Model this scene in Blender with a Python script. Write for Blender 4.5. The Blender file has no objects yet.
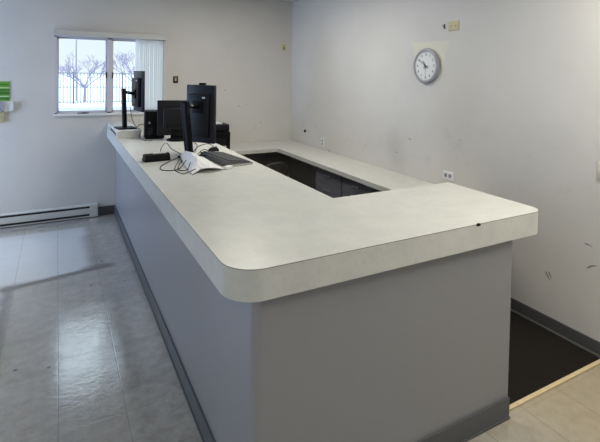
import bpy, bmesh, math, random
from mathutils import Vector, Matrix
random.seed(7)
S = bpy.context.scene
COL = S.collection
PI = math.pi

# ------------------------------------------------------------------ sizes of the place (metres)
CX, CY, CZ = -0.6412, -1.5095, 1.778
YAW, PITCH, ROLL, FPX, PPY = 0.4951, 0.0265, 0.0179, 449.78, 84.79
D = 4.423           # far wall
XR = 2.412          # right wall
XL = -2.7           # left wall
YB = -4.2           # back wall
HC = 2.82           # ceiling
H = 1.07            # counter height
HT = 0.12           # counter edge thickness
W = 1.434           # front panel length
OL, OF, OR = 0.103, 0.04, 0.212
LX, LY = 0.74, 0.628
ZD = 0.779          # desk height

# ------------------------------------------------------------------ helpers
def lin(c):
    def f(v):
        v /= 255.0
        return v / 12.92 if v <= 0.04045 else ((v + 0.055) / 1.055) ** 2.4
    return (f(c[0]), f(c[1]), f(c[2]), 1.0)

class NT:
    def __init__(s, name):
        s.m = bpy.data.materials.new(name); s.m.use_nodes = True
        s.n = s.m.node_tree.nodes; s.l = s.m.node_tree.links
        s.b = s.n['Principled BSDF']
        s._co = None
    def node(s, t, **k):
        n = s.n.new(t)
        for a, v in k.items(): setattr(n, a, v)
        return n
    def put(s, sock, v):
        if isinstance(v, bpy.types.NodeSocket): s.l.new(v, sock)
        else: sock.default_value = v
    def co(s):
        if s._co is None: s._co = s.node('ShaderNodeTexCoord').outputs['Object']
        return s._co
    def xyz(s):
        n = s.node('ShaderNodeSeparateXYZ'); s.l.new(s.co(), n.inputs[0])
        return n.outputs[0], n.outputs[1], n.outputs[2]
    def math(s, op, a, b=0.0, c=0.0, clamp=False):
        n = s.node('ShaderNodeMath', operation=op, use_clamp=clamp)
        for i, v in enumerate((a, b, c)): s.put(n.inputs[i], v)
        return n.outputs[0]
    def noise(s, scale, detail=4, rough=0.55, vec=None, stretch=None):
        n = s.node('ShaderNodeTexNoise'); n.inputs['Scale'].default_value = scale
        n.inputs['Detail'].default_value = detail; n.inputs['Roughness'].default_value = rough
        v = vec or s.co()
        if stretch:
            mp = s.node('ShaderNodeMapping'); mp.inputs['Scale'].default_value = stretch
            s.l.new(v, mp.inputs[0]); v = mp.outputs[0]
        s.l.new(v, n.inputs['Vector'])
        return n.outputs['Fac']
    def mix(s, fac, a, b, mode='MIX'):
        n = s.node('ShaderNodeMix', data_type='RGBA', blend_type=mode)
        s.put(n.inputs[0], fac); s.put(n.inputs[6], a); s.put(n.inputs[7], b)
        return n.outputs[2]
    def ramp(s, fac, lo, hi, a=0.0, b=1.0):
        n = s.node('ShaderNodeMapRange', interpolation_type='SMOOTHSTEP')
        s.put(n.inputs[0], fac)
        for i, v in enumerate((lo, hi, a, b)): n.inputs[i + 1].default_value = v
        return n.outputs[0]
    def bump(s, h, strength=0.1, dist=0.01):
        n = s.node('ShaderNodeBump'); n.inputs['Strength'].default_value = strength
        n.inputs['Distance'].default_value = dist; s.l.new(h, n.inputs['Height'])
        s.l.new(n.outputs[0], s.b.inputs['Normal'])
    def set(s, **k):
        for a, v in k.items(): s.put(s.b.inputs[a], v)
        return s.m
    def seg(s, u, v, a, b, w0, w1):
        """soft mask (1 on the line, 0 beyond w1) along the segment a-b in the u,v plane"""
        dx, dy = b[0] - a[0], b[1] - a[1]; L2 = dx * dx + dy * dy
        pu = s.math('SUBTRACT', u, a[0]); pv = s.math('SUBTRACT', v, a[1])
        t = s.math('ADD', s.math('MULTIPLY', pu, dx / L2), s.math('MULTIPLY', pv, dy / L2), clamp=True)
        eu = s.math('SUBTRACT', pu, s.math('MULTIPLY', t, dx)); ev = s.math('SUBTRACT', pv, s.math('MULTIPLY', t, dy))
        d = s.math('SQRT', s.math('ADD', s.math('MULTIPLY', eu, eu), s.math('MULTIPLY', ev, ev)))
        return s.ramp(d, w0, w1, 1.0, 0.0)
    def box(s, u, v, u0, u1, v0, v1, soft):
        m = s.math('MULTIPLY', s.ramp(u, u0 - soft, u0 + soft), s.ramp(u, u1 - soft, u1 + soft, 1.0, 0.0))
        m2 = s.math('MULTIPLY', s.ramp(v, v0 - soft, v0 + soft), s.ramp(v, v1 - soft, v1 + soft, 1.0, 0.0))
        return s.math('MULTIPLY', m, m2)

def plain(name, c, rough=0.5, metal=0.0, grain=0.06, scale=60, spec=0.5):
    t = NT(name)
    f = t.noise(scale, 3)
    base = lin(c)
    dark = tuple(v * (1 - grain) for v in base[:3]) + (1,)
    lite = tuple(min(1, v * (1 + grain)) for v in base[:3]) + (1,)
    t.set(**{'Base Color': t.mix(f, dark, lite), 'Roughness': rough, 'Metallic': metal, 'Specular IOR Level': spec})
    return t.m

class MB:
    def __init__(s): s.bm = bmesh.new()
    def box(s, x0, x1, y0, y1, z0, z1, M=None, bev=0.0, seg=2):
        r = bmesh.ops.create_cube(s.bm, size=1.0)
        vs = r['verts']
        for v in vs:
            v.co = Vector((x0 + (v.co.x + .5) * (x1 - x0), y0 + (v.co.y + .5) * (y1 - y0), z0 + (v.co.z + .5) * (z1 - z0)))
        if bev > 0:
            es = list({e for v in vs for e in v.link_edges})
            rb = bmesh.ops.bevel(s.bm, geom=es, offset=bev, segments=seg, profile=0.5, affect='EDGES')
            vs = list({v for f in rb['faces'] for v in f.verts} | {v for v in vs if v.is_valid})
        if M is not None:
            for v in vs: v.co = M @ v.co
        return s
    def cyl(s, p0, p1, r0, r1=None, n=20, cap=True):
        r1 = r0 if r1 is None else r1
        p0, p1 = Vector(p0), Vector(p1); d = p1 - p0
        M = Matrix.Translation((p0 + p1) / 2) @ d.to_track_quat('Z', 'Y').to_matrix().to_4x4()
        bmesh.ops.create_cone(s.bm, cap_ends=cap, segments=n, radius1=r0, radius2=r1, depth=d.length, matrix=M)
        return s
    def ball(s, c, r, sc=(1, 1, 1), M=None):
        T = Matrix.Translation(c) @ Matrix.Diagonal((sc[0] * r, sc[1] * r, sc[2] * r, 1))
        if M is not None: T = M @ T
        bmesh.ops.create_uvsphere(s.bm, u_segments=20, v_segments=12, radius=1, matrix=T)
        return s
    def prism(s, pts, z0, z1, M=None):
        a = [s.bm.verts.new((x, y, z0)) for x, y in pts]; b = [s.bm.verts.new((x, y, z1)) for x, y in pts]
        n = len(pts)
        s.bm.faces.new(a[::-1]); s.bm.faces.new(b)
        for i in range(n): s.bm.faces.new((a[i], a[(i + 1) % n], b[(i + 1) % n], b[i]))
        if M is not None:
            for v in a + b: v.co = M @ v.co
        return s
    def band(s, outer, inner, z0, z1):
        """closed wall strip between two open polylines of the same length"""
        ao = [s.bm.verts.new((x, y, z0)) for x, y in outer]; bo = [s.bm.verts.new((x, y, z1)) for x, y in outer]
        ai = [s.bm.verts.new((x, y, z0)) for x, y in inner]; bi = [s.bm.verts.new((x, y, z1)) for x, y in inner]
        for i in range(len(outer) - 1):
            s.bm.faces.new((ao[i], ao[i + 1], bo[i + 1], bo[i])); s.bm.faces.new((ai[i + 1], ai[i], bi[i], bi[i + 1]))
            s.bm.faces.new((bo[i], bo[i + 1], bi[i + 1], bi[i])); s.bm.faces.new((ao[i + 1], ao[i], ai[i], ai[i + 1]))
        for k in (0, len(outer) - 1): s.bm.faces.new((ao[k], bo[k], bi[k], ai[k]))
        return s
    def tube(s, pts, r, n=8, sub=6):
        P = [Vector(p) for p in pts]; Q = []
        for i in range(len(P) - 1):
            a = P[max(i - 1, 0)]; b = P[i]; c = P[i + 1]; d = P[min(i + 2, len(P) - 1)]
            for k in range(sub):
                t = k / sub
                Q.append(0.5 * ((2 * b) + (-a + c) * t + (2 * a - 5 * b + 4 * c - d) * t * t + (-a + 3 * b - 3 * c + d) * t ** 3))
        Q.append(P[-1])
        rr = r if callable(r) else (lambda t: r)
        rings = []; up = Vector((0, 0, 1))
        for i, p in enumerate(Q):
            t = (Q[min(i + 1, len(Q) - 1)] - Q[max(i - 1, 0)]).normalized()
            u = t.cross(up)
            if u.length < 1e-3: u = t.cross(Vector((1, 0, 0)))
            u.normalize(); w = t.cross(u); R = rr(i / (len(Q) - 1))
            rings.append([s.bm.verts.new(p + R * (math.cos(2 * PI * j / n) * u + math.sin(2 * PI * j / n) * w)) for j in range(n)])
        for a, b in zip(rings, rings[1:]):
            for j in range(n): s.bm.faces.new((a[j], a[(j + 1) % n], b[(j + 1) % n], b[j]))
        s.bm.faces.new(rings[0][::-1]); s.bm.faces.new(rings[-1])
        return s
    def lathe(s, prof, M=None, n=48):
        rings = []
        for r, z in prof:
            if r < 1e-6: rings.append([s.bm.verts.new((0, 0, z))])
            else: rings.append([s.bm.verts.new((r * math.cos(2 * PI * j / n), r * math.sin(2 * PI * j / n), z)) for j in range(n)])
        for a, b in zip(rings, rings[1:]):
            for j in range(n):
                k = (j + 1) % n
                q = [a[j % len(a)], a[k % len(a)], b[k % len(b)], b[j % len(b)]]
                q = [v for i, v in enumerate(q) if v not in q[:i]]
                if len(q) > 2: s.bm.faces.new(q)
        if M is not None:
            for r in rings:
                for v in r: v.co = M @ v.co
        return s
    def quad(s, *pts):
        s.bm.faces.new([s.bm.verts.new(p) for p in pts]); return s
    def build(s, name, mat, parent=None, smooth=None, label=None):
        bmesh.ops.recalc_face_normals(s.bm, faces=s.bm.faces[:])
        if smooth:
            for f in s.bm.faces: f.smooth = True
            for e in s.bm.edges:
                if len(e.link_faces) == 2 and e.calc_face_angle(0) > math.radians(smooth): e.smooth = False
        me = bpy.data.meshes.new(name); s.bm.to_mesh(me); s.bm.free()
        me.materials.append(mat)
        o = bpy.data.objects.new(name, me); COL.objects.link(o)
        if parent: o.parent = parent
        if label: o['label'] = label
        return o

def thing(name, label, cat, loc=(0, 0, 0), rz=0.0, group=None):
    o = bpy.data.objects.new(name, None); COL.objects.link(o)
    o.empty_display_size = 0.1
    o.location = loc; o.rotation_euler = (0, 0, rz)
    return tag(o, label, cat, group)
def tag(o, label, cat, group=None):
    o['label'] = label; o['category'] = cat
    if group: o['group'] = group
    return o
def struct(o):
    o['kind'] = 'structure'; return o

def rounded(pts, radii, n=14):
    out = []
    N = len(pts)
    for i, (p, r) in enumerate(zip(pts, radii)):
        p = Vector(p)
        if r <= 0: out.append((p.x, p.y)); continue
        a = (Vector(pts[i - 1]) - p).normalized(); b = (Vector(pts[(i + 1) % N]) - p).normalized()
        half = a.angle(b) / 2; t = r / math.tan(half)
        c = p + (a + b).normalized() * (r / math.sin(half))
        s0 = p + a * t - c; s1 = p + b * t - c
        a0 = math.atan2(s0.y, s0.x); a1 = math.atan2(s1.y, s1.x)
        da = (a1 - a0 + PI) % (2 * PI) - PI
        for k in range(n + 1):
            q = a0 + da * k / n
            out.append((c.x + r * math.cos(q), c.y + r * math.sin(q)))
    return out

# ------------------------------------------------------------------ materials
def wall_mat(name, patch=False):
    t = NT(name)
    x, y, z = t.xyz()
    f = t.noise(1.3, 5, 0.6); g = t.noise(220, 2)
    c = t.mix(t.ramp(f, 0.3, 0.7), lin((205, 202, 197)), lin((210, 207, 202)))
    if patch:
        blot = t.ramp(t.noise(5.5, 4, 0.6), 0.56, 0.74)
        zone = t.math('MULTIPLY', t.ramp(z, 0.75, 1.0), t.ramp(z, 1.25, 1.5, 1.0, 0.0))
        c = t.mix(t.math('MULTIPLY', t.math('MULTIPLY', blot, zone), 0.14), c, lin((150, 148, 144)))
        sm = t.seg(y, z, (2.02, 0.93), (2.08, 1.06), 0.03, 0.22)
        c = t.mix(t.math('MULTIPLY', sm, 0.22), c, lin((150, 146, 142)))
        # a trapezoid of older cream paint round the clock
        wob = t.math('MULTIPLY', t.math('SUBTRACT', t.noise(26, 3), 0.5), 0.03)
        k = t.math('MULTIPLY', t.math('SUBTRACT', 2.092, z), 0.30)
        yy = t.math('ADD', y, wob)
        lo = t.ramp(t.math('SUBTRACT', yy, k), 1.37, 1.39)
        hi = t.ramp(t.math('ADD', yy, k), 1.845, 1.865, 1.0, 0.0)
        v = t.math('MULTIPLY', t.ramp(z, 1.70, 1.82), t.ramp(t.math('ADD', z, wob), 2.086, 2.096, 1.0, 0.0))
        pm = t.math('MULTIPLY', t.math('MULTIPLY', lo, hi), v)
        c = t.mix(t.math('MULTIPLY', pm, 0.8), c, lin((218, 216, 196)))
    t.set(**{'Base Color': c, 'Roughness': 0.55, 'Specular IOR Level': 0.3})
    t.bump(t.math('ADD', g, t.math('MULTIPLY', t.noise(35, 3), 1.5)), 0.12, 0.004)
    return t.m

def floor_mat():
    t = NT('vinyl_tile')
    x, y, z = t.xyz()
    TS = 0.314
    u = t.math('ADD', x, 0.632 + 20 * TS); v = t.math('ADD', y, 0.02 + 20 * TS)
    fu = t.math('FRACT', t.math('DIVIDE', u, TS)); fv = t.math('FRACT', t.math('DIVIDE', v, TS))
    eu = t.math('MULTIPLY', t.math('MINIMUM', fu, t.math('SUBTRACT', 1.0, fu)), TS)
    ev = t.math('MULTIPLY', t.math('MINIMUM', fv, t.math('SUBTRACT', 1.0, fv)), TS)
    joint = t.math('MAXIMUM', t.ramp(eu, 0.0008, 0.0035, 1, 0), t.math('MULTIPLY', t.ramp(ev, 0.0008, 0.003, 1, 0), 0.45))
    cell = t.node('ShaderNodeCombineXYZ')
    t.put(cell.inputs[0], t.math('FLOOR', t.math('DIVIDE', u, TS))); t.put(cell.inputs[1], t.math('FLOOR', t.math('DIVIDE', v, TS)))
    wn = t.node('ShaderNodeTexWhiteNoise', noise_dimensions='3D'); t.l.new(cell.outputs[0], wn.inputs['Vector'])
    base = t.mix(wn.outputs['Value'], lin((176, 171, 162)), lin((185, 180, 170)))
    mott = t.noise(16, 8, 0.7)
    base = t.mix(t.ramp(mott, 0.35, 0.7), base, lin((160, 154, 145)))
    fine = t.noise(60, 4, 0.65, stretch=(1, 2.2, 1))
    base = t.mix(t.math('MULTIPLY', t.ramp(fine, 0.55, 0.75), 0.42), base, lin((128, 122, 114)))
    smear = t.noise(3.0, 5, 0.6, stretch=(1, 2.0, 1))
    base = t.mix(t.math('MULTIPLY', t.ramp(smear, 0.45, 0.75), 0.5), base, lin((134, 132, 125)))
    # warm lamp light painted into the tile colour by the passage
    yel = t.math('MULTIPLY', t.ramp(x, 0.9, 1.9), t.ramp(y, -1.2, -0.2))
    base = t.mix(t.math('MULTIPLY', yel, 0.6), base, lin((176, 158, 118)))
    # cleaner rectangle where something stood by the heater, with window daylight painted in
    clean_daylit = t.box(x, y, -1.60, -0.37, 2.80, 4.05, 0.06)
    base = t.mix(t.math('MULTIPLY', clean_daylit, 0.85), base, lin((224, 225, 222)))
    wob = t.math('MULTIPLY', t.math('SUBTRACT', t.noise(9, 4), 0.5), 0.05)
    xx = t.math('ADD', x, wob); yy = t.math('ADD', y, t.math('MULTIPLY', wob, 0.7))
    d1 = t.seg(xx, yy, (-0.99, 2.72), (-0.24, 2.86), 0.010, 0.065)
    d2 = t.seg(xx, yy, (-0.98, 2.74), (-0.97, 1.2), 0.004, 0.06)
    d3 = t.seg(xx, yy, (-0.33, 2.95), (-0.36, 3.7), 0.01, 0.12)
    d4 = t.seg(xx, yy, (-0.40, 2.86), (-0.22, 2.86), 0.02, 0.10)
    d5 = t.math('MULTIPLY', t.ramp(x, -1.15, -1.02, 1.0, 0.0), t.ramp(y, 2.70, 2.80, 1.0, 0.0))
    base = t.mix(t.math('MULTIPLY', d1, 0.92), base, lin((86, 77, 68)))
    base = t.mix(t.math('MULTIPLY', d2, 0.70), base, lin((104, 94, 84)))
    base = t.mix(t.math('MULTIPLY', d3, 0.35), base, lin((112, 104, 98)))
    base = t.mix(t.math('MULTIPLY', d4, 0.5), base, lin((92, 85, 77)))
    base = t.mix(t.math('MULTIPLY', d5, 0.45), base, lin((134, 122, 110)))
    spot = t.node('ShaderNodeTexVoronoi'); spot.inputs['Scale'].default_value = 5.0; t.l.new(t.co(), spot.inputs['Vector'])
    sp = t.ramp(spot.outputs['Distance'], 0.045, 0.075, 1, 0)
    base = t.mix(t.math('MULTIPLY', sp, 0.75), base, lin((58, 54, 50)))
    base = t.mix(t.math('MULTIPLY', joint, 0.45), base, lin((92, 88, 84)))
    rough = t.ramp(t.noise(7, 6, 0.7, stretch=(1, 1.6, 1)), 0.3, 0.75, 0.10, 0.26)
    t.set(**{'Base Color': base, 'Roughness': rough, 'Specular IOR Level': 0.5, 'Coat Weight': 1.0, 'Coat Roughness': 0.07, 'Coat IOR': 1.8})
    h = t.math('SUBTRACT', t.math('ADD', t.noise(17, 5, 0.6, stretch=(1, 1.8, 1)), t.math('MULTIPLY', t.noise(2.2, 2), 2.0)), t.math('MULTIPLY', joint, 0.3))
    t.bump(h, 0.22, 0.006)
    t.l.new(t.b.inputs['Normal'].links[0].from_socket, t.b.inputs['Coat Normal'])
    return t.m

def laminate(name, a, b, rough=0.32):
    t = NT(name)
    f = t.noise(9, 7, 0.65); g = t.noise(70, 3, 0.6)
    c = t.mix(t.ramp(f, 0.3, 0.7), lin(a), lin(b))
    c = t.mix(t.math('MULTIPLY', t.ramp(g, 0.5, 0.75), 0.35), c, tuple(v * 0.86 for v in lin(a)[:3]) + (1,))
    t.set(**{'Base Color': c, 'Roughness': rough, 'Specular IOR Level': 0.4})
    return t.m

M_wall = wall_mat('wall_paint'); M_wallR = wall_mat('wall_paint_worn', True)
M_floor = floor_mat()
M_ceil = plain('ceiling_white', (205, 204, 200), 0.9, grain=0.05)
M_top = laminate('white_laminate', (202, 202, 196), (211, 211, 204))
M_desk = laminate('desk_laminate', (204, 203, 196), (212, 211, 204), 0.4)
M_panel = plain('grey_panel_laminate', (146, 146, 148), 0.33, grain=0.03, scale=18)
M_kick = plain('grey_rubber_base', (84, 86, 89), 0.38, grain=0.05)
M_rbase = plain('dark_grey_base', (82, 82, 83), 0.45, grain=0.05)
M_seam = plain('dark_seam', (60, 56, 52), 0.7)
M_black = plain('black_plastic', (10, 10, 12), 0.55, grain=0.15, spec=0.15)
M_navy = plain('dark_slate_plastic', (15, 15, 21), 0.5, grain=0.10, spec=0.3)
M_slate = plain('slate_plastic', (34, 35, 45), 0.42, grain=0.06, spec=0.35)
M_screen = plain('screen_glass', (8, 8, 10), 0.08)
M_white = plain('white_plastic', (226, 226, 224), 0.4, grain=0.02)
M_frame = plain('window_frame_white', (205, 205, 214), 0.45, grain=0.02)
M_paper = plain('white_paper', (226, 226, 226), 0.7, grain=0.03, scale=14)
M_grey = plain('clock_grey', (156, 157, 163), 0.3, grain=0.03)
M_beige = plain('beige_plastic', (196, 186, 146), 0.5)
M_cream = plain('cream_plastic', (206, 202, 182), 0.5)
M_yellow = plain('yellowed_paint', (198, 190, 128), 0.7, grain=0.12, scale=90)
M_heater = plain('heater_enamel', (198, 197, 189), 0.4, grain=0.03)
M_slot = plain('heater_slot', (48, 48, 50), 0.7)
M_cab = plain('cabinet_grey', (112, 112, 120), 0.45, grain=0.05)
M_metal = plain('brushed_steel', (170, 170, 172), 0.3, 0.9)
M_dkmetal = plain('dark_bronze', (70, 64, 56), 0.4, 0.5)
M_carpet = plain('dark_carpet', (31, 27, 24), 0.85, grain=0.35, scale=160, spec=0.15)
M_wood = plain('pale_wood', (216, 198, 156), 0.45, grain=0.12, scale=30)
M_green = plain('green_card', (96, 158, 52), 0.5, grain=0.05)
M_green2 = plain('dark_green_card', (58, 112, 38), 0.5, grain=0.05)
M_lime = plain('pale_green_card', (176, 206, 150), 0.5)
M_silverkb = plain('keyboard_grey', (84, 85, 88), 0.4, grain=0.06)
M_snow = plain('snow', (218, 223, 232), 0.8, grain=0.05, scale=0.7)
M_road = plain('slush_road', (150, 156, 172), 0.8, grain=0.05, scale=0.9)
M_bark = plain('hazed_bark', (146, 137, 164), 0.9, grain=0.1, scale=8)  # pale mauve: snow and outdoor haze put into the bark colour
M_fence = plain('fence_steel', (126, 132, 142), 0.6, grain=0.05)
M_scuff = plain('scuff_rubber', (112, 108, 105), 0.8, grain=0.2)
M_fabric = plain('chair_fabric', (52, 48, 46), 0.9, grain=0.2, scale=150)

def glass_mat():
    t = NT('window_glass'); m = t.m
    t.n.remove(t.b)
    tr = t.node('ShaderNodeBsdfTransparent'); tr.inputs[0].default_value = (0.96, 0.985, 0.99, 1)
    gl = t.node('ShaderNodeBsdfGlossy'); gl.inputs['Roughness'].default_value = 0.02
    fr = t.node('ShaderNodeFresnel'); fr.inputs[0].default_value = 1.45
    mx = t.node('ShaderNodeMixShader')
    t.l.new(fr.outputs[0], mx.inputs[0]); t.l.new(tr.outputs[0], mx.inputs[1]); t.l.new(gl.outputs[0], mx.inputs[2])
    t.l.new(mx.outputs[0], t.n['Material Output'].inputs[0])
    return m
M_glass = glass_mat()

def blind_mat():
    t = NT('blind_vinyl')
    t.set(**{'Base Color': lin((214, 216, 220)), 'Roughness': 0.6, 'Transmission Weight': 0.0})
    tl = t.node('ShaderNodeBsdfTranslucent'); tl.inputs[0].default_value = (0.97, 0.96, 0.93, 1)
    mx = t.node('ShaderNodeMixShader'); mx.inputs[0].default_value = 0.7
    t.l.new(t.b.outputs[0], mx.inputs[1]); t.l.new(tl.outputs[0], mx.inputs[2])
    t.l.new(mx.outputs[0], t.n['Material Output'].inputs[0])
    return t.m
M_blind = blind_mat()

# ------------------------------------------------------------------ room shell
TH = 0.15
struct(MB().box(XL - TH, XR + TH, YB - TH, D + TH, -0.1, 0.0).build('floor', M_floor))
o = MB().box(0.10, XR, 0.035, D, 0.0, 0.006).build('floor_carpet', M_carpet); struct(o)
struct(MB().box(XL - TH, XR + TH, YB - TH, D + TH, HC, HC + 0.1).build('ceiling', M_ceil))
struct(MB().box(XR, XR + TH, YB, D + TH, 0, HC).build('wall_right', M_wallR))
struct(MB().box(XL, XR, YB - TH, YB, 0, HC).build('wall_back', M_wall))
WX0, WX1, WZ0, WZ1 = -0.665, 0.575, 1.245, 2.175      # opening of window_1
b = MB()
b.box(XL - TH, WX0, D, D + TH, 0, HC); b.box(WX1, XR, D, D + TH, 0, HC)
b.box(WX0, WX1, D, D + TH, 0, WZ0); b.box(WX0, WX1, D, D + TH, WZ1, HC)
struct(b.build('wall_far', M_wall))
LW = [(3.4, 4.25, 0.6, 2.2), (-2.0, -0.2, 0.9, 2.2)]   # openings in the left wall (outside the frame)
b = MB(); ys = [YB] + [v for w in sorted(LW) for v in w[:2]] + [D]
for i in range(0, len(ys), 2): b.box(XL - TH, XL, ys[i], ys[i + 1], 0, HC)
for y0, y1, z0, z1 in LW: b.box(XL - TH, XL, y0, y1, 0, z0); b.box(XL - TH, XL, y0, y1, z1, HC)
struct(b.build('wall_left', M_wall))

# baseboards and threshold
struct(MB().box(-0.205, -0.012, D - 0.012, D, 0, 0.105, bev=0.003).build('baseboard_far', M_rbase))
b = MB(); b.box(XR - 0.012, XR, YB, D, 0, 0.0965, bev=0.003); b.box(XR - 0.024, XR, YB, D, 0.0, 0.016, bev=0.006)
struct(b.build('baseboard_right', M_rbase))
struct(MB().box(W + 0.002, XR - 0.024, 0.010, 0.034, 0.0, 0.010, bev=0.003).build('trim_1', M_wood))

# scuffs and small holes on the walls: thin rubber marks and plugs
wr = bpy.data.objects['wall_right']; wf = bpy.data.objects['wall_far']
def scuff(a, c, w):
    a, c = Vector((XR - 0.001, *a)), Vector((XR - 0.001, *c)); mid = (a + c) / 2 + Vector((0, 0.006, 0.004))
    MB().tube([a, mid, c], lambda t: w * (0.25 + math.sin(PI * min(max(t, 0.02), 0.98))), 6, 5).build('scuff_mark', M_scuff, wr, smooth=60)
scuff((0.425, 0.405), (0.392, 0.352), 0.0028); scuff((0.402, 0.412), (0.380, 0.372), 0.0022)
scuff((0.150, 0.535), (0.090, 0.575), 0.0026); scuff((0.170, 0.692), (0.120, 0.687), 0.0022)
scuff((1.87, 1.150), (1.83, 1.143), 0.003); scuff((1.24, 1.22), (1.22, 1.225), 0.002)
scuff((2.05, 0.985), (2.03, 0.98), 0.004); scuff((3.36, 0.79), (3.30, 0.79), 0.003)
for x, z in ((1.731, 1.325), (1.60, 1.30), (1.84, 0.98), (1.93, 1.06), (1.39, 1.52)):
    MB().cyl((x, D - 0.0015, z), (x, D + 0.002, z), 0.007, n=10).build('nail_hole', M_scuff, wf)

# ------------------------------------------------------------------ window
w1 = thing('window_1', 'white twin casement window in the far wall', 'window', (0, 0, 0)); del w1['label'], w1['category']; struct(w1)
F0, F1 = D - 0.012, D + 0.10
MX0, MX1 = -0.105, -0.055
b = MB()
b.box(WX0, WX0 + 0.022, F0, F1, WZ0, WZ1); b.box(WX1 - 0.016, WX1, F0, F1, WZ0, WZ1)
b.box(WX0, WX1, F0, F1, WZ1 - 0.03, WZ1); b.box(WX0, WX1, F0, F1, WZ0, WZ0 + 0.018); b.box(MX0, MX1, F0, F1, WZ0, WZ1)
b.build('window_frame', M_frame, w1)
MB().box(WX0 - 0.012, WX1 + 0.012, D - 0.035, D + 0.02, WZ0 - 0.022, WZ0 + 0.004, bev=0.004).build('window_sill', M_white, w1)
for x0, x1 in ((WX0 + 0.022, MX0), (MX1, WX1 - 0.016)):
    s = MB(); sw = 0.018; y0, y1 = D + 0.02, D + 0.06
    s.box(x0, x0 + sw, y0, y1, WZ0 + 0.018, WZ1 - 0.03); s.box(x1 - sw, x1, y0, y1, WZ0 + 0.018, WZ1 - 0.03)
    s.box(x0, x1, y0, y1, WZ0 + 0.018, WZ0 + 0.034); s.box(x0, x1, y0, y1, WZ1 - 0.046, WZ1 - 0.03)
    so = s.build('sash', M_frame, w1)
    MB().box(x0 + sw, x1 - sw, D + 0.038, D + 0.042, WZ0 + 0.034, WZ1 - 0.046).build('glass_pane', M_glass, so)
for x in (-0.118, -0.046):
    l = MB().box(x - 0.008, x + 0.008, D - 0.012, D + 0.022, 1.675, 1.745, bev=0.003); l.box(x - 0.005, x + 0.005, D - 0.03, D - 0.01, 1.68, 1.71)
    l.build('latch', M_dkmetal, w1)
l = MB().box(-0.43, -0.32, D - 0.028, D - 0.006, WZ0 + 0.0, WZ0 + 0.014, bev=0.003)
l.tube([(-0.39, D - 0.03, WZ0 + 0.012), (-0.36, D - 0.045, WZ0 + 0.018), (-0.31, D - 0.04, WZ0 + 0.012)], 0.005)
l.build('crank_handle', M_dkmetal, w1)

vb = thing('vertical_blind', 'white vertical blind drawn to the right side of the window under its long headrail', 'blind', (0, D - 0.05, 2.2))
MB().box(-0.678, 0.583, -0.035, 0.049, -0.040, 0.022, bev=0.004).build('headrail', plain('blind_rail', (196, 195, 190), 0.5, grain=0.03), vb)
sx = [0.228 + 0.0249 * i for i in range(13)]
for i, x in enumerate(sx):
    a = math.radians(58 + random.uniform(-12, 10)); dx, dy = 0.036 * math.cos(a), 0.036 * math.sin(a)
    s = MB(); K = 6; cols = []
    for k in range(K + 1):
        t = k / K * 2 - 1; bow = 0.006 * (1 - t * t)
        px, py = x + dx * t - bow * math.sin(a), dy * t + bow * math.cos(a)
        cols.append([s.bm.verts.new((px, py, zz)) for zz in (-0.92, -0.045)])
    for p, q_ in zip(cols, cols[1:]): s.bm.faces.new((p[0], q_[0], q_[1], p[1]))
    s.build('slat', M_blind, vb, smooth=40)

# ------------------------------------------------------------------ outdoors (winter yard)
GZ = -0.43
struct(MB().box(-60, 90, D + TH + 0.05, 200, GZ - 0.2, GZ).build('ground_snow', M_snow))
struct(MB().box(-60, 90, 24.0, 27.0, GZ, GZ + 0.012).build('trim_road', M_road))
fn = thing('metal_fence', 'long steel picket fence standing in the snow outside the window', 'fence', (0, 30, GZ))
for z in (1.95, 1.05, 0.12): MB().box(-3.0, 10.0, -0.02, 0.02, z - 0.022, z + 0.022).build('rail', M_fence, fn)
for k in range(53):
    x = -2.0 + 0.19 * k
    b = MB().box(x - 0.027, x + 0.027, -0.035, -0.012, 0.05, 1.98)
    b.build('picket', M_fence, fn)
for k in range(5):
    x = -2.6 + 2.85 * k
    MB().box(x - 0.035, x + 0.035, -0.035, 0.035, 0, 2.06).build('post', M_fence, fn)

def tree(loc, h, spread, label, seed):
    rnd = random.Random(seed)
    t = thing('bare_tree', label, 'tree', loc)
    br = MB()
    MB().tube([(0, 0, -0.05), (0.02, 0, 0.25 * h), (-0.01, 0.03, 0.34 * h)], lambda s: 0.10 - 0.03 * s, 8, 4).build('trunk', M_bark, t, smooth=60)
    def grow(p, d, L, r, lv):
        q1 = p + d * L * 0.5 + Vector((rnd.uniform(-1, 1), rnd.uniform(-1, 1), rnd.uniform(-.4, 1))) * L * 0.07
        q2 = p + d * L
        br.tube([p, q1, q2], lambda s: r * (1 - 0.4 * s), 4, 2)
        if lv == 0: return
        for k in range(3 if lv > 1 else 4):
            nd = (d + Vector((rnd.uniform(-1, 1) * spread, rnd.uniform(-1, 1), rnd.uniform(-.25, .75))) * 0.75).normalized()
            grow(p + (q2 - p) * rnd.uniform(0.6, 1.0), nd, L * rnd.uniform(0.55, 0.8), r * 0.58, lv - 1)
    for k in range(6):
        a = 2 * PI * k / 6 + rnd.uniform(-.3, .3)
        d = Vector((math.cos(a) * 0.8 * spread, math.sin(a) * 0.6, 0.75)).normalized()
        grow(Vector((0, 0, h * 0.26 + 0.02 * k)), d, h * 0.30, 0.05, 4)
    br.build('branches', M_bark, t)
tree((0.95, 31.5, GZ), 3.4, 1.0, 'small bare tree with a wide crown behind the fence, in the left pane', 3)
tree((4.4, 33.5, GZ), 4.2, 1.0, 'taller bare tree behind the fence, in the right pane', 8)
lp = thing('lamp_post', 'thin grey lamp post rising behind the bare tree in the left pane', 'lamp post', (0.5, 33, GZ))
MB().cyl((0, 0, 0), (0, 0, 6.6), 0.045, 0.03).build('pole', M_fence, lp)
MB().tube([(0, 0, 6.5), (0.3, 0, 6.8), (1.0, 0, 6.85)], 0.03).build('arm', M_fence, lp)
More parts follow.
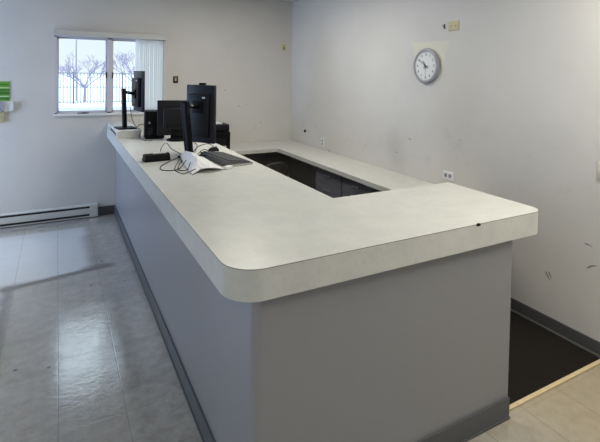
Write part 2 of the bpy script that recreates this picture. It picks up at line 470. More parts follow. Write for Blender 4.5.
MB().box(0.9, 1.4, -0.1, 0.1, 6.8, 6.9, bev=0.02).build('lamp_head', M_fence, lp)

# ------------------------------------------------------------------ reception counter
rc = thing('reception_counter', 'large L-shaped reception counter with white laminate top and grey panels', 'counter')
R1, R2 = 0.13, 0.075
out = [(-OL, D - 0.002), (-OL, -OF), (W + OR, -OF), (W + OR, LY), (LX, LY), (LX, D - 0.002)]
rad = [0, R1, R2, 0.02, 0.0, 0]
def ctop(z0, z1, grow=0.0):
    P = [(-OL - grow, D - 0.002), (-OL - grow, -OF - grow), (W + OR + grow, -OF - grow), (W + OR + grow, LY + grow), (LX + grow, LY + grow), (LX + grow, D - 0.002)]
    return MB().prism(rounded(P, [0, R1 + grow, R2 + grow, 0.02, 0, 0]), z0, z1)
ctop(H - HT, H - 0.0032).build('counter_edge', M_top, rc, smooth=30)
ctop(H - 0.0032, H - 0.0018, 0.0005).build('edge_seam', M_seam, rc, smooth=30, label='thin dark seam line under the top sheet')
ctop(H - 0.0018, H, 0.0).build('countertop', M_top, rc, smooth=30)
# L-shaped knee wall with a rounded outer corner
def lwall(off, r):
    P = [(-0.006 - off, D - 0.002), (-0.006 - off, -0.01 - off), (W, -0.01 - off)]
    p = rounded(P + [(W, D)], [0, r, 0, 0])
    return p[:-1]
po = lwall(0, 0.035); pi_ = []
for i, (x, y) in enumerate(po):
    if i == 0: pi_.append((0.1, D - 0.002))
    elif i == len(po) - 1: pi_.append((W, 0.1))
    else: pi_.append((0.1, 0.1))
b = MB(); b.prism(po + [(W, 0.1), (0.1, 0.1), (0.1, D - 0.002)], 0.0, H - HT)
b.build('panel', M_panel, rc, smooth=30)
ko = lwall(0.012, 0.047); ki = lwall(-0.001, 0.034)
b = MB(); b.band(ko, ki, 0.0, 0.1095)
k2 = lwall(0.017, 0.052); b.band(k2, ko, 0.0, 0.013)
b.build('kick_base', M_kick, rc, smooth=30)
MB().ball((1.135, -OF - 0.0003, H - 0.004), 1, (0.011, 0.004, 0.008)).ball((1.147, -OF, H - 0.005), 1, (0.007, 0.003, 0.006)).build('edge_chip', M_black, rc, smooth=60, label='small black chip in the front edge')

# raised ledge at the far end
rz = thing('raised_ledge', 'white raised ledge with a long dark slot on the far left end of the counter', 'ledge', (0, 0, H))
X0, X1, Y0, Y1, HZ = -OL + 0.002, 0.125, 3.385, D - 0.004, 0.078
b = MB(); sl0, sl1, sz0, sz1 = 3.50, 4.10, 0.012, 0.046
b.box(X0 + 0.015, X1, Y0, Y1, 0, HZ); b.box(X0, X0 + 0.015, Y0, sl0, 0, HZ); b.box(X0, X0 + 0.015, sl1, Y1, 0, HZ)
b.box(X0, X0 + 0.015, sl0, sl1, 0, sz0); b.box(X0, X0 + 0.015, sl0, sl1, sz1, HZ)
b.build('ledge_body', M_top, rz)
MB().box(X0 + 0.010, X0 + 0.0155, sl0, sl1, sz0, sz1).build('slot_liner', M_slot, rz, label='dark recessed slot')

# ------------------------------------------------------------------ low desk behind
dk = thing('desk_worktop', 'low white L-shaped desk top along the far and right walls behind the counter', 'desk')
DE, DY, DX = 1.0, 3.808, 1.912
MB().prism(rounded([(LX + 0.02, D - 0.002), (LX + 0.02, DY), (DX, DY), (DX, DE), (XR - 0.002, DE), (XR - 0.002, D - 0.002)], [0, 0, 0.03, 0.01, 0, 0]), ZD - 0.045, ZD).build('worktop', M_desk, dk, smooth=30)
MB().box(LX + 0.02, LX + 0.045, DY + 0.03, D - 0.004, 0.006, ZD - 0.045).build('end_panel', M_cab, dk)
MB().box(DX + 0.03, XR - 0.016, 1.02, 1.045, 0.006, ZD - 0.045).build('end_panel', M_cab, dk)
def cabinet(y0, y1, label):
    t = thing('drawer_cabinet', label, 'cabinet', ((DX + 0.04), (y0 + y1) / 2, 0.006), 0, 'drawer cabinets under the right desk')
    w = (y1 - y0) / 2; top = ZD - 0.045 - 0.006 - 0.002
    MB().box(0.02, 0.42, -w, w, 0.0, top, bev=0.002).build('body', M_cab, t)
    zs = [0.06, 0.28, 0.56, top - 0.008]
    for a, c in zip(zs, zs[1:]):
        d = MB().box(0.0, 0.021, -w + 0.006, w - 0.006, a + 0.004, c - 0.004, bev=0.003).build('drawer', M_cab, t)
        h = MB(); zc = c - 0.055
        h.tube([(0.002, -0.05, zc), (-0.022, -0.045, zc), (-0.024, 0, zc), (-0.022, 0.045, zc), (0.002, 0.05, zc)], 0.005)
        h.build('handle', M_metal, d, smooth=60)
cabinet(2.352, 2.885, 'grey drawer cabinet under the right desk, farther from the counter front')
cabinet(1.815, 2.348, 'grey drawer cabinet under the right desk, nearer to the counter front')

# office chair pushed in under the far desk
ch = thing('office_chair', 'dark office chair with a round back in the shadow below the desk', 'chair', (1.52, 3.42, 0.006), math.radians(20))
for k in range(5):
    a = 2 * PI * k / 5 + 0.3
    l = MB().tube([(0, 0, 0.10), (0.14 * math.cos(a), 0.14 * math.sin(a), 0.095), (0.26 * math.cos(a), 0.26 * math.sin(a), 0.065)], lambda s: 0.022 - 0.008 * s, 8, 4).build('base_leg', M_black, ch, smooth=60)
    c = Vector((0.26 * math.cos(a), 0.26 * math.sin(a), 0.027)); p = Vector((-math.sin(a), math.cos(a), 0)) * 0.02
    MB().cyl(c - p, c + p, 0.027, n=16).cyl(c, c + Vector((0, 0, 0.04)), 0.008, n=8).build('caster', M_black, l)
MB().cyl((0, 0, 0.08), (0, 0, 0.41), 0.025).build('column', M_metal, ch, smooth=40)
MB().box(-0.23, 0.23, -0.22, 0.22, 0.41, 0.475, bev=0.03, seg=4).build('seat', M_fabric, ch, smooth=60)
b = MB(); pts = []
for k in range(25):
    a = 2 * PI * k / 24
    pts.append((0.20 * math.copysign(abs(math.cos(a)) ** 0.7, math.cos(a)), 0.115 * math.copysign(abs(math.sin(a)) ** 0.8, math.sin(a))))
Mb = Matrix.Translation((0, -0.22, 0.60)) @ Matrix.Rotation(PI / 2, 4, 'X')
b.prism(pts[:-1], -0.025, 0.025, Mb)
b.build('backrest', M_fabric, ch, smooth=50)
MB().tube([(0, -0.05, 0.40), (0, -0.22, 0.40), (0, -0.26, 0.48), (0, -0.255, 0.60)], 0.016).build('back_support', M_black, ch, smooth=60)

# ------------------------------------------------------------------ monitors
def pivot_monitor(label, loc, rz, sw, sh, zc, pole_h, lean, group, base=(0.20, 0.22), sticker=True):
    """local +X is the way the screen faces; the pole stands at the origin"""
    t = thing('monitor', label, 'monitor', loc, rz, group)
    MB().box(-base[0] * 0.45, base[0] * 0.55, -base[1] / 2, base[1] / 2, 0, 0.014, bev=0.006).build('stand_base', M_black, t, smooth=50)
    p = MB(); M = Matrix.Shear('XY', 4, (lean / pole_h, 0)) if False else Matrix.Identity(4)
    M[0][2] = lean / pole_h
    p.box(-0.018, 0.018, -0.033, 0.033, 0.010, pole_h, M, bev=0.004)
    p.build('stand_pole', M_black, t, smooth=50)
    q = MB().box(-0.021, -0.017, -0.012, 0.012, 0.03, pole_h - 0.02, M); q.build('pole_strip', M_slate, t)
    px = 0.135
    a = MB().cyl((lean, 0, pole_h - 0.035), (px - 0.03, 0, pole_h - 0.06), 0.017); a.ball((px - 0.045, 0, pole_h - 0.055), 0.022)
    a.box(px - 0.045, px - 0.03, -0.05, 0.05, pole_h - 0.11, pole_h - 0.01, bev=0.003)
    a.build('mount_arm', M_black, t, smooth=50)
    MB().ball((lean * 0.5 + 0.03, -0.018, pole_h - 0.04), 0.009).ball((lean * 0.5 + 0.045, -0.018, pole_h - 0.045), 0.007).build('pivot_screw', M_metal, t, smooth=60)
    z0, z1 = zc - sh / 2, zc + sh / 2
    MB().box(px, px + 0.030, -sw / 2, sw / 2, z0, z1, bev=0.005).build('screen_housing', M_slate, t, smooth=50)
    MB().box(px - 0.035, px + 0.002, -sw * 0.36, sw * 0.36, z0 + 0.05, z1 - 0.075, bev=0.010).build('rear_cover', M_navy, t, smooth=50)
    MB().box(px + 0.0295, px + 0.0312, -sw / 2 + 0.012, sw / 2 - 0.012, z0 + 0.012, z1 - 0.012).build('screen', M_screen, t)
    if sticker: MB().box(px - 0.0362, px - 0.0348, -0.075, -0.045, z1 - 0.112, z1 - 0.098).build('sticker', M_white, t, label='small white sticker on the rear cover')
    return t
m4 = pivot_monitor('black upright monitor seen from behind, nearest on the counter, its pole in white paper', (0.318, 2.16, H), math.radians(37), 0.29, 0.49, 0.345, 0.465, -0.068, 'monitors on the counter', base=(0.15, 0.14))
m1 = pivot_monitor('black upright monitor seen edge-on in front of the window, on the raised ledge', (-0.002, 3.62, H + 0.078), math.radians(9), 0.30, 0.44, 0.40, 0.43, -0.015, 'monitors on the counter', base=(0.19, 0.20))
# third: a wide monitor on a round foot, seen from behind
m3 = thing('monitor', 'wide low black monitor seen from behind, between the computer tower and the nearest monitor', 'monitor', (0.44, 3.10, H), math.radians(-90 - 12), 'monitors on the counter')
# turned so that its screen (local +X) looks away from the visitor
m3.rotation_euler.z = math.radians(78)
b = MB(); b.lathe([(0, 0), (0.105, 0), (0.11, 0.008), (0.09, 0.018), (0.03, 0.03), (0, 0.03)]); b.build('stand_base', M_black, m3, smooth=40)
MB().box(-0.02, 0.02, -0.07, 0.07, 0.02, 0.16, bev=0.008).build('stand_neck', M_black, m3, smooth=50)
MB().box(0.0, 0.035, -0.20, 0.20, 0.05, 0.405, bev=0.006).build('screen_housing', M_navy, m3, smooth=50)
MB().box(-0.03, 0.002, -0.14, 0.14, 0.11, 0.33, bev=0.012).build('rear_cover', M_navy, m3, smooth=50)
b = MB()
for k in range(9): b.box(-0.0315, -0.0295, -0.10 + 0.025 * k - 0.006, -0.10 + 0.025 * k + 0.006, 0.13, 0.17)
b.build('vent', M_black, m3)
MB().box(0.0345, 0.0362, -0.185, 0.185, 0.07, 0.39).build('screen', M_screen, m3)

wc = thing('webcam', 'tiny black webcam clipped on top of the nearest monitor', 'webcam', (0.448, 2.258, H + 0.59), math.radians(37))
MB().box(-0.012, 0.02, -0.03, 0.03, 0.0, 0.018, bev=0.007, seg=3).build('camera_body', M_black, wc, smooth=60)
MB().cyl((0.019, 0, 0.010), (0.024, 0, 0.010), 0.006).build('lens', M_screen, wc)

# computer tower
ct = thing('computer_tower', 'black computer tower on the counter beside the raised ledge', 'computer', (0.252, 3.35, H), math.radians(-6))
MB().box(-0.095, 0.095, -0.11, 0.10, 0.006, 0.285, bev=0.006).build('case', M_black, ct, smooth=50)
b = MB()
for k in range(4): b.box(-0.07, -0.02, -0.1115, -0.109, 0.05 + 0.02 * k, 0.058 + 0.02 * k)
b.build('port_panel', M_slate, ct)
MB().cyl((0.045, -0.1115, 0.19), (0.045, -0.108, 0.19), 0.03, n=24).build('fan_grille', M_navy, ct)
MB().box(-0.06, -0.045, -0.113, -0.109, 0.16, 0.18).build('port', M_metal, ct)
for x in (-0.07, 0.07):
    for y in (-0.09, 0.08): MB().cyl((x, y, 0), (x, y, 0.008), 0.01, n=10).build('foot', M_black, ct)

# printer on the far desk
pr = thing('printer', 'black printer on the far desk right of the nearest monitor', 'printer', (1.10, 4.13, ZD), 0)
MB().box(-0.21, 0.21, -0.18, 0.18, 0.0, 0.23, bev=0.012, seg=3).build('body', M_black, pr, smooth=50)
MB().box(-0.205, 0.205, -0.16, 0.18, 0.23, 0.325, bev=0.015, seg=3).build('scanner_lid', M_navy, pr, smooth=50)
MB().box(-0.15, 0.15, -0.186, -0.178, 0.07, 0.15, bev=0.003).build('paper_tray', M_navy, pr)
MB().box(0.105, 0.155, -0.1835, -0.179, 0.012, 0.055).build('sticker', M_cream, pr, label='cream sticker on the front')
pp = tag(MB().box(-0.10, 0.10, -0.13, 0.13, 0, 0.022, bev=0.004).build('paper_stack', M_paper), 'small stack of white paper on top of the black printer', 'paper'); pp.location = (1.10, 4.12, ZD + 0.325); pp.rotation_euler.z = 0.15

# keyboard, mouse
kb = thing('keyboard', 'dark grey slanted keyboard on the counter right of the white paper', 'keyboard', (0.54, 1.90, H), 0.0)
kb.rotation_euler.z = math.radians(8)
MB().prism([(-0.11, 0.0), (0.11, 0.0), (0.11, 0.016), (-0.11, 0.045)], -0.235, 0.235, Matrix.Rotation(PI / 2, 4, 'X')).build('case', M_silverkb, kb)
sl = math.atan2(0.029, 0.22)
Mk = Matrix.Translation((0, 0, 0.0305)) @ Matrix.Rotation(sl, 4, 'Y')
b = MB()
for r in range(5):
    for c in range(16):
        x0 = -0.092 + r * 0.037; y0 = -0.226 + c * 0.0283
        b.box(x0, x0 + 0.033, y0, y0 + 0.025, 0.0, 0.008, Mk)
kk = b.build('keys', plain('key_caps', (66, 67, 70), 0.45), kb)
MB().box(-0.108, 0.108, -0.2365, -0.2345, 0.001, 0.015).build('front_trim', M_metal, kb, label='silver strip along the near end')
ms = thing('mouse', 'black computer mouse beyond the keyboard', 'mouse', (0.585, 2.36, H), math.radians(15))
b = MB().ball((0, 0, 0.0), 1, (0.055, 0.034, 0.036))
bmesh.ops.bisect_plane(b.bm, geom=b.bm.verts[:] + b.bm.edges[:] + b.bm.faces[:], plane_co=(0, 0, 0.001), plane_no=(0, 0, -1), clear_outer=True)
bmesh.ops.holes_fill(b.bm, edges=b.bm.edges[:]); b.build('body', M_black, ms, smooth=60)
MB().cyl((0.025, -0.004, 0.031), (0.025, 0.004, 0.031), 0.008, n=14).build('scroll_wheel', M_slate, ms)

# hole punch
hp = thing('hole_punch', 'low black desk punch with a white strip near the left edge of the counter', 'hole punch', (0.045, 2.11, H), math.radians(6))
MB().box(-0.10, 0.10, -0.045, 0.045, 0.0, 0.022, bev=0.006).build('base', M_black, hp, smooth=50)
b = MB(); b.prism([(-0.045, 0.022), (0.04, 0.022), (0.028, 0.052), (0.0, 0.060), (-0.035, 0.050)], -0.096, 0.096, Matrix.Rotation(PI / 2, 4, 'Z') @ Matrix.Rotation(PI / 2, 4, 'X'))
b.build('lever', M_black, hp, smooth=30)
MB().box(-0.03, 0.075, -0.016, 0.020, 0.0555, 0.0635, bev=0.002).build('strip', M_white, hp, label='white strip')

# crumpled white paper tented over the stand
def sheet(name, grid, mat, th=0.0015):
    s = MB(); V = [[s.bm.verts.new(p) for p in r] for r in grid]
    for r0, r1 in zip(V, V[1:]):
        for i in range(len(r0) - 1): s.bm.faces.new((r0[i], r0[i + 1], r1[i + 1], r1[i]))
    bmesh.ops.subdivide_edges(s.bm, edges=s.bm.edges[:], cuts=2, use_grid_fill=True)
    for v in s.bm.verts: v.co.z += 0.003 * math.sin(v.co.x * 90 + v.co.y * 55)
    bmesh.ops.solidify(s.bm, geom=s.bm.faces[:], thickness=th)
    return s
g = [[(0.235, 2.13, 0.018), (0.27, 2.10, 0.06), (0.33, 2.08, 0.050), (0.375, 2.03, 0.030)],
     [(0.205, 1.90, 0.010), (0.255, 1.88, 0.085), (0.34, 1.86, 0.052), (0.385, 1.82, 0.020)],
     [(0.180, 1.68, 0.006), (0.245, 1.69, 0.080), (0.34, 1.68, 0.046), (0.405, 1.66, 0.008)],
     [(0.165, 1.50, 0.006), (0.235, 1.56, 0.020), (0.30, 1.53, 0.036), (0.42, 1.58, 0.004)]]
ps = thing('folded_paper', 'crumpled white paper spread around the foot of the nearest monitor', 'paper', (0, 0, H))
sheet('sheet', g, M_paper).build('sheet', M_paper, ps)
MB().box(-0.035, 0.035, -0.012, 0.012, 0, 0.006, Matrix.Translation((0.335, 1.86, 0.060)) @ Matrix.Rotation(-0.5, 4, 'Z')).build('dark_tab', M_black, ps, label='dark tab on the paper')
pc = thing('power_plug', 'small white plug lying at the near end of the keyboard', 'plug', (0.455, 1.60, H), 0.4)
MB().box(-0.03, 0.03, -0.02, 0.02, 0, 0.022, bev=0.005).build('body', M_white, pc, smooth=50)
for y in (-0.008, 0.008): MB().box(0.03, 0.048, y - 0.002, y + 0.002, 0.008, 0.014).build('prong', M_metal, pc)

# cables
def cable(pts, label, r=0.0032, mat=None):
    x, y, z = pts[0]
    o = MB().tube([(p[0] - x, p[1] - y, p[2]) for p in pts], r, 6, 7).build('cable', mat or M_black, smooth=60)
    o.location = (x, y, H + 0.0035); tag(o, label, 'cable', 'black cables on the counter')
cable([(0.27, 2.20, 0.0), (0.15, 2.05, 0.0), (0.03, 1.86, 0.0), (0.02, 1.72, 0.0), (0.12, 1.70, 0.004), (0.20, 1.80, 0.045)], 'black cable making the widest loop left of the white paper')
cable([(0.28, 2.26, 0.0), (0.19, 2.0, 0.0), (0.10, 1.72, 0.0), (0.12, 1.56, 0.0), (0.20, 1.54, 0.03)], 'black cable looping nearest to the front of the white paper')
cable([(0.255, 2.10, 0.0), (0.17, 1.88, 0.0), (0.11, 1.65, 0.01), (0.16, 1.62, 0.012), (0.205, 1.70, 0.045)], 'short black cable curled against the left side of the white paper')
cable([(0.29, 2.24, 0.0), (0.24, 2.45, 0.02), (0.20, 2.50, 0.07), (0.14, 2.42, 0.03), (0.10, 2.20, 0.0)], 'black cable arching up left of the nearest monitor pole')
cable([(0.36, 2.20, 0.0), (0.44, 2.42, 0.0), (0.54, 2.75, 0.0), (0.52, 3.00, 0.02)], 'black cable running from the nearest monitor back to the wide monitor')
cable([(0.37, 2.16, 0.0), (0.46, 2.26, 0.03), (0.50, 2.20, 0.03), (0.53, 2.05, 0.05)], 'black cable bending from the nearest monitor pole to the keyboard')
cable([(0.38, 2.30, 0.0), (0.52, 2.62, 0.0), (0.62, 2.62, 0.02), (0.62, 2.44, 0.01)], 'black cable curving from the nearest monitor to the mouse')
cable([(0.11, 3.55, 0.085), (0.128, 3.37, 0.08), (0.10, 3.30, 0.02), (0.13, 3.18, 0.0), (0.2, 3.14, 0.0)], 'black cable hanging over the front of the raised ledge beside the tower')
cable([(0.05, 3.60, 0.30), (0.06, 3.52, 0.18), (0.10, 3.50, 0.10), (0.115, 3.36, 0.14), (0.15, 3.225, 0.16)], 'black cable drooping from the edge-on monitor to the tower')

# ------------------------------------------------------------------ baseboard heater
ht = thing('baseboard_heater', 'long cream baseboard heater on the far wall at the floor', 'heater', (-0.205, D, 0))
LEN = 2.2
b = MB(); b.box(-LEN, -0.09, -0.012, 0, 0.02, 0.155)
b.prism([(-0.012, 0.155), (-0.062, 0.148), (-0.062, 0.141), (-0.012, 0.147)], -LEN, -0.09, Matrix(((0, 0, 1, 0), (1, 0, 0, 0), (0, 1, 0, 0), (0, 0, 0, 1))))
b.box(-LEN, -0.09, -0.06, -0.012, 0.012, 0.022)
b.build('housing', M_heater, ht)
MB().box(-LEN, -0.09, -0.068, -0.060, 0.050, 0.118, bev=0.003).build('front_panel', M_heater, ht)
MB().box(-LEN, -0.09, -0.045, -0.012, 0.022, 0.140).build('heating_fins', M_slot, ht)
MB().box(-0.09, 0.0, -0.069, 0, 0.010, 0.156, bev=0.004).build('end_cap', M_heater, ht)

# ------------------------------------------------------------------ things on the walls
# local frame for the right wall: +X of the item points out of the wall (to -X of the room)
def wall_item(name, label, cat, y, z, group=None): return thing(name, label, cat, (XR, y, z), 0, group)
ck = wall_item('wall_clock', 'round grey-rimmed wall clock with a white dial on the right wall', 'clock', 1.635, 1.864)
ck.scale = (0.94, 0.94, 0.94)
RW = Matrix(((0, 0, -1, 0), (-1, 0, 0, 0), (0, 1, 0, 0), (0, 0, 0, 1)))   # x -> room -y (right as seen), y -> up, z -> out of the wall
MB().lathe([(0, 0.002), (0.172, 0.002), (0.176, 0.012), (0.174, 0.030), (0.163, 0.040), (0.148, 0.038), (0.143, 0.026), (0.0, 0.026)], RW, 64).build('rim', M_grey, ck, smooth=50)
MB().lathe([(0, 0.028), (0.1445, 0.028), (0.1445, 0.026), (0, 0.026)], RW, 64).build('dial', M_white, ck, smooth=30)
def text_mesh(body, size, M, mat, name, parent):
    cu = bpy.data.curves.new(name, 'FONT'); cu.body = body; cu.size = size; cu.align_x = 'CENTER'; cu.align_y = 'CENTER'; cu.extrude = 0.0006
    to = bpy.data.objects.new(name, cu); COL.objects.link(to)
    bpy.context.view_layer.update()
    me = bpy.data.meshes.new_from_object(to); bpy.data.objects.remove(to)
    me.transform(M); me.materials.clear(); me.materials.append(mat)
    o = bpy.data.objects.new(name, me); COL.objects.link(o); o.parent = parent
    return o
for k in range(1, 13):
    a = PI / 2 - k * PI / 6
    text_mesh(str(k), 0.034, RW @ Matrix.Translation((0.112 * math.cos(a), 0.112 * math.sin(a), 0.0288)), M_black, 'numeral', ck)
b = MB()
for k in range(60):
    a = k * PI / 30; L = 0.008 if k % 5 else 0.012
    b.box(-0.0008, 0.0008, 0.138 - L, 0.138, 0.0282, 0.0288, RW @ Matrix.Rotation(a, 4, 'Z'))
b.build('minute_track', M_black, ck)
MB().box(-0.032, 0.032, -0.014, 0.014, 0.0281, 0.0290, RW @ Matrix.Translation((0.006, -0.012, 0)), bev=0.0003).build('dial_badge', M_grey, ck, label='blank grey badge on the dial')
def hand(name, ang, L, w, z, mat):
    MB().prism([(-w, -0.018), (w, -0.018), (w * 0.6, L), (-w * 0.6, L)], z, z + 0.0012, RW @ Matrix.Rotation(-ang, 4, 'Z')).build(name, mat, ck)
hand('hour_hand', math.radians(325), 0.062, 0.0045, 0.0298, M_black)
hand('minute_hand', math.radians(304), 0.105, 0.0034, 0.0314, M_black)
hand('second_hand', math.radians(178), 0.105, 0.0012, 0.0330, M_scuff)
MB().lathe([(0, 0.0285), (0.007, 0.0285), (0.007, 0.0345), (0, 0.0345)], RW, 20).build('centre_cap', M_black, ck)

th = wall_item('wall_plate', 'beige blank plate high on the right wall above the clock', 'wall plate', 1.328, 2.212)
MB().box(-0.058, 0.058, -0.042, 0.042, 0.0, 0.008, RW, bev=0.003).build('plate', M_beige, th, smooth=50)
MB().box(-0.048, 0.048, 0.026, 0.052, 0.0, 0.004, RW).build('paint_lip', M_cream, th)
for x in (-0.025, 0.025): MB().cyl(RW @ Vector((x, 0, 0.007)), RW @ Vector((x, 0, 0.0095)), 0.004, n=10).build('screw', M_dkmetal, th)
hk = wall_item('wall_hook', 'tiny dark hook left of the beige plate high on the right wall', 'hook', 1.437, 2.216)
b = MB().box(-0.008, 0.008, -0.022, 0.022, 0, 0.006, RW, bev=0.002)
b.tube([RW @ Vector(p) for p in ((0, 0.005, 0.005), (0, 0, 0.02), (0, 0.01, 0.026))], 0.003); b.build('hook', M_dkmetal, hk, smooth=50)
hk2 = wall_item('wall_plug', 'small black plug in the right wall near the far corner above the desk', 'plug', 3.97, 0.967)
MB().cyl(RW @ Vector((0, 0, 0)), RW @ Vector((0, 0, 0.012)), 0.022, 0.016, n=20).build('cap', M_black, hk2, smooth=40)

def outlet(y, z, w, h, label, sockets, group):
    t = wall_item('outlet', label, 'outlet', y, z, group)
    MB().box(-w, w, -h, h, 0, 0.007, RW, bev=0.003).build('plate', M_white, t, smooth=50)
    for sx_, sy_ in sockets:
        s = MB().box(sx_ - 0.017, sx_ + 0.017, sy_ - 0.017, sy_ + 0.017, 0.006, 0.0085, RW, bev=0.001).build('socket', M_grey, t)
        q_ = MB()
        for k in (-0.006, 0.006): q_.box(sx_ + k - 0.0018, sx_ + k + 0.0018, sy_ - 0.006, sy_ + 0.008, 0.0083, 0.0090, RW)
        q_.build('slot', M_black, s)
outlet(1.348, 0.892, 0.062, 0.040, 'white double outlet on the right wall just above the counter corner', ((-0.024, 0), (0.024, 0)), 'outlets on the right wall')
outlet(3.495, 0.878, 0.036, 0.055, 'small white upright outlet on the right wall above the far end of the desk', ((0, 0.022), (0, -0.022)), 'outlets on the right wall')
sw = wall_item('light_switch', 'cream light switch on the right wall at the right edge of the view', 'switch', 0.070, 1.185)
MB().box(-0.036, 0.036, -0.058, 0.058, 0, 0.007, RW, bev=0.003).build('plate', M_cream, sw, smooth=50)
MB().box(-0.006, 0.006, -0.012, 0.012, 0.006, 0.016, RW, bev=0.002).build('toggle', M_white, sw)

RF = Matrix(((1, 0, 0, 0), (0, 0, -1, 0), (0, 1, 0, 0), (0, 0, 0, 1)))     # x -> right, y -> up, z -> out of the far wall
def far_item(name, label, cat, x, z): return thing(name, label, cat, (x, D, z))
t = far_item('switch_plate', 'small dark bronze switch plate on the far wall right of the window', 'switch', 0.716, 1.662)
MB().box(-0.033, 0.033, -0.046, 0.046, 0, 0.007, RF, bev=0.003).build('plate', M_dkmetal, t, smooth=50)
MB().box(-0.008, 0.008, -0.018, 0.018, 0.006, 0.014, RF, bev=0.002).build('toggle', M_beige, t)
t = far_item('cable_outlet', 'yellowed cable outlet plate high on the far wall by the corner', 'outlet', 2.283, 2.146)
MB().box(-0.03, 0.03, -0.05, 0.05, 0, 0.004, RF, bev=0.001).build('plate', M_yellow, t)
MB().box(-0.006, 0.006, -0.03, 0.012, 0.003, 0.012, RF, bev=0.002).build('jack', M_dkmetal, t)

t = far_item('brochure_rack', 'green sign with pale stripes above clear leaflet pockets at the left of the far wall', 'sign', -1.22, 1.50)
MB().box(-0.12, 0.115, -0.09, 0.125, 0, 0.006, RF).build('sign_board', M_green, t)
for z0, z1, m in ((0.085, 0.095, M_green2), (0.048, 0.062, M_lime), (0.022, 0.042, M_green2), (-0.02, 0.012, M_green2), (-0.048, -0.034, M_lime), (-0.075, -0.052, M_green2)):
    MB().box(-0.12, 0.112, z0, z1, 0.006, 0.0072, RF).build('stripe', m, t)
for x0 in (-0.10, 0.0, 0.10):
    b = MB().box(x0 - 0.04, x0 + 0.05, -0.205, -0.20, 0.0, 0.035, RF); b.box(x0 - 0.04, x0 - 0.036, -0.205, -0.10, 0, 0.035, RF); b.box(x0 + 0.046, x0 + 0.05, -0.205, -0.10, 0, 0.035, RF)
    pk = b.build('pocket', M_white, t); MB().box(x0 - 0.034, x0 + 0.044, -0.20, -0.095, 0.004, 0.012, RF).build('leaflet', M_grey if x0 < 0.05 else M_paper, pk)
t = far_item('thermostat', 'small beige box on the far wall below the leaflet pockets', 'wall box', -1.205, 1.235)
MB().box(-0.05, 0.05, -0.06, 0.052, 0, 0.025, RF, bev=0.005).build('cover', M_beige, t, smooth=50)
MB().cyl(RF @ Vector((0, 0.01, 0.024)), RF @ Vector((0, 0.01, 0.032)), 0.014).build('dial', M_cream, t, smooth=40)

# ------------------------------------------------------------------ light
def lamp_panel(x, y, sx_, sy_, watts, col):
    l = bpy.data.lights.new('ceiling_light', 'AREA'); l.shape = 'RECTANGLE'; l.size = sx_; l.size_y = sy_; l.energy = watts; l.color = col
    o = bpy.data.objects.new('ceiling_light', l); COL.objects.link(o); o.location = (x, y, HC - 0.03); return o
WARM = (1.0, 0.965, 0.87)
lamp_panel(1.0, 2.5, 0.6, 1.2, 32, WARM)
lamp_panel(1.7, -0.8, 0.6, 1.2, 44, WARM)
lamp_panel(-1.5, -1.8, 0.6, 1.2, 17, WARM)
def daylight(y0, y1, z0, z1, watts):
    l = bpy.data.lights.new('window_daylight', 'AREA'); l.shape = 'RECTANGLE'; l.size = z1 - z0; l.size_y = y1 - y0; l.energy = watts; l.color = (0.45, 0.63, 1.0)
    o = bpy.data.objects.new('window_daylight', l); COL.objects.link(o)
    o.location = (XL - TH - 0.02, (y0 + y1) / 2, (z0 + z1) / 2); o.rotation_euler = (0, -PI / 2, 0)
daylight(*LW[0], 54); daylight(*LW[1], 6)
# portal that helps the sky find the visible window
l = bpy.data.lights.new('sky_portal', 'AREA'); l.shape = 'RECTANGLE'; l.size = WX1 - WX0; l.size_y = WZ1 - WZ0
l.cycles.is_portal = True
o = bpy.data.objects.new('sky_portal', l); COL.objects.link(o); o.location = ((WX0 + WX1) / 2, D + TH + 0.01, (WZ0 + WZ1) / 2); o.rotation_euler = (-PI / 2, 0, 0)

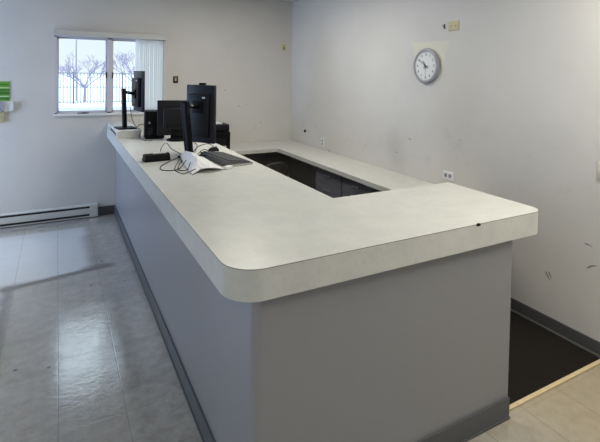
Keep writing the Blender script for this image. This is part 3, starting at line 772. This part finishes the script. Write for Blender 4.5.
w = bpy.data.worlds.new('overcast_sky'); S.world = w; w.use_nodes = True
bg = w.node_tree.nodes['Background']
# overcast sky: the zenith is about three times as bright as the horizon
N, L = w.node_tree.nodes, w.node_tree.links
tc = N.new('ShaderNodeTexCoord'); sp_ = N.new('ShaderNodeSeparateXYZ'); L.new(tc.outputs['Generated'], sp_.inputs[0])
mr = N.new('ShaderNodeMapRange'); mr.inputs[1].default_value = 0.12; mr.inputs[2].default_value = 0.9; mr.inputs[3].default_value = 1.08; mr.inputs[4].default_value = 4.6
L.new(sp_.outputs[2], mr.inputs[0]); L.new(mr.outputs[0], bg.inputs[1])
cr = N.new('ShaderNodeMix'); cr.data_type = 'RGBA'; cr.inputs[6].default_value = (0.88, 0.97, 1.0, 1); cr.inputs[7].default_value = (0.68, 0.81, 1.0, 1)
L.new(sp_.outputs[2], cr.inputs[0]); L.new(cr.outputs[2], bg.inputs[0])

# ------------------------------------------------------------------ camera
cam = bpy.data.cameras.new('camera'); co = bpy.data.objects.new('camera', cam); COL.objects.link(co); S.camera = co
cam.sensor_fit = 'HORIZONTAL'; cam.sensor_width = 36.0; cam.lens = FPX / 600 * 36.0
cam.shift_x = 0.0; cam.shift_y = -(221.0 - PPY) / 600.0
cam.clip_start = 0.05; cam.clip_end = 500
sy, cy, sp, cp = math.sin(YAW), math.cos(YAW), math.sin(PITCH), math.cos(PITCH)
f = Vector((sy * cp, cy * cp, -sp)); r = Vector((cy, -sy, 0)); u = r.cross(f)
c_, s_ = math.cos(ROLL), math.sin(ROLL)
r2, u2 = c_ * r + s_ * u, -s_ * r + c_ * u
Mc = Matrix((r2, u2, -f)).transposed().to_4x4(); Mc.translation = (CX, CY, CZ)
co.matrix_world = Mc

S.view_settings.view_transform = 'Standard'; S.view_settings.look = 'None'
S.view_settings.exposure = 0.0; S.view_settings.gamma = 1.0
try: S.view_settings.use_curve_mapping = False
except Exception: pass
S.cycles.use_denoising = True
S.cycles.max_bounces = 8; S.cycles.diffuse_bounces = 5; S.cycles.transparent_max_bounces = 8
S.cycles.sample_clamp_indirect = 6.0
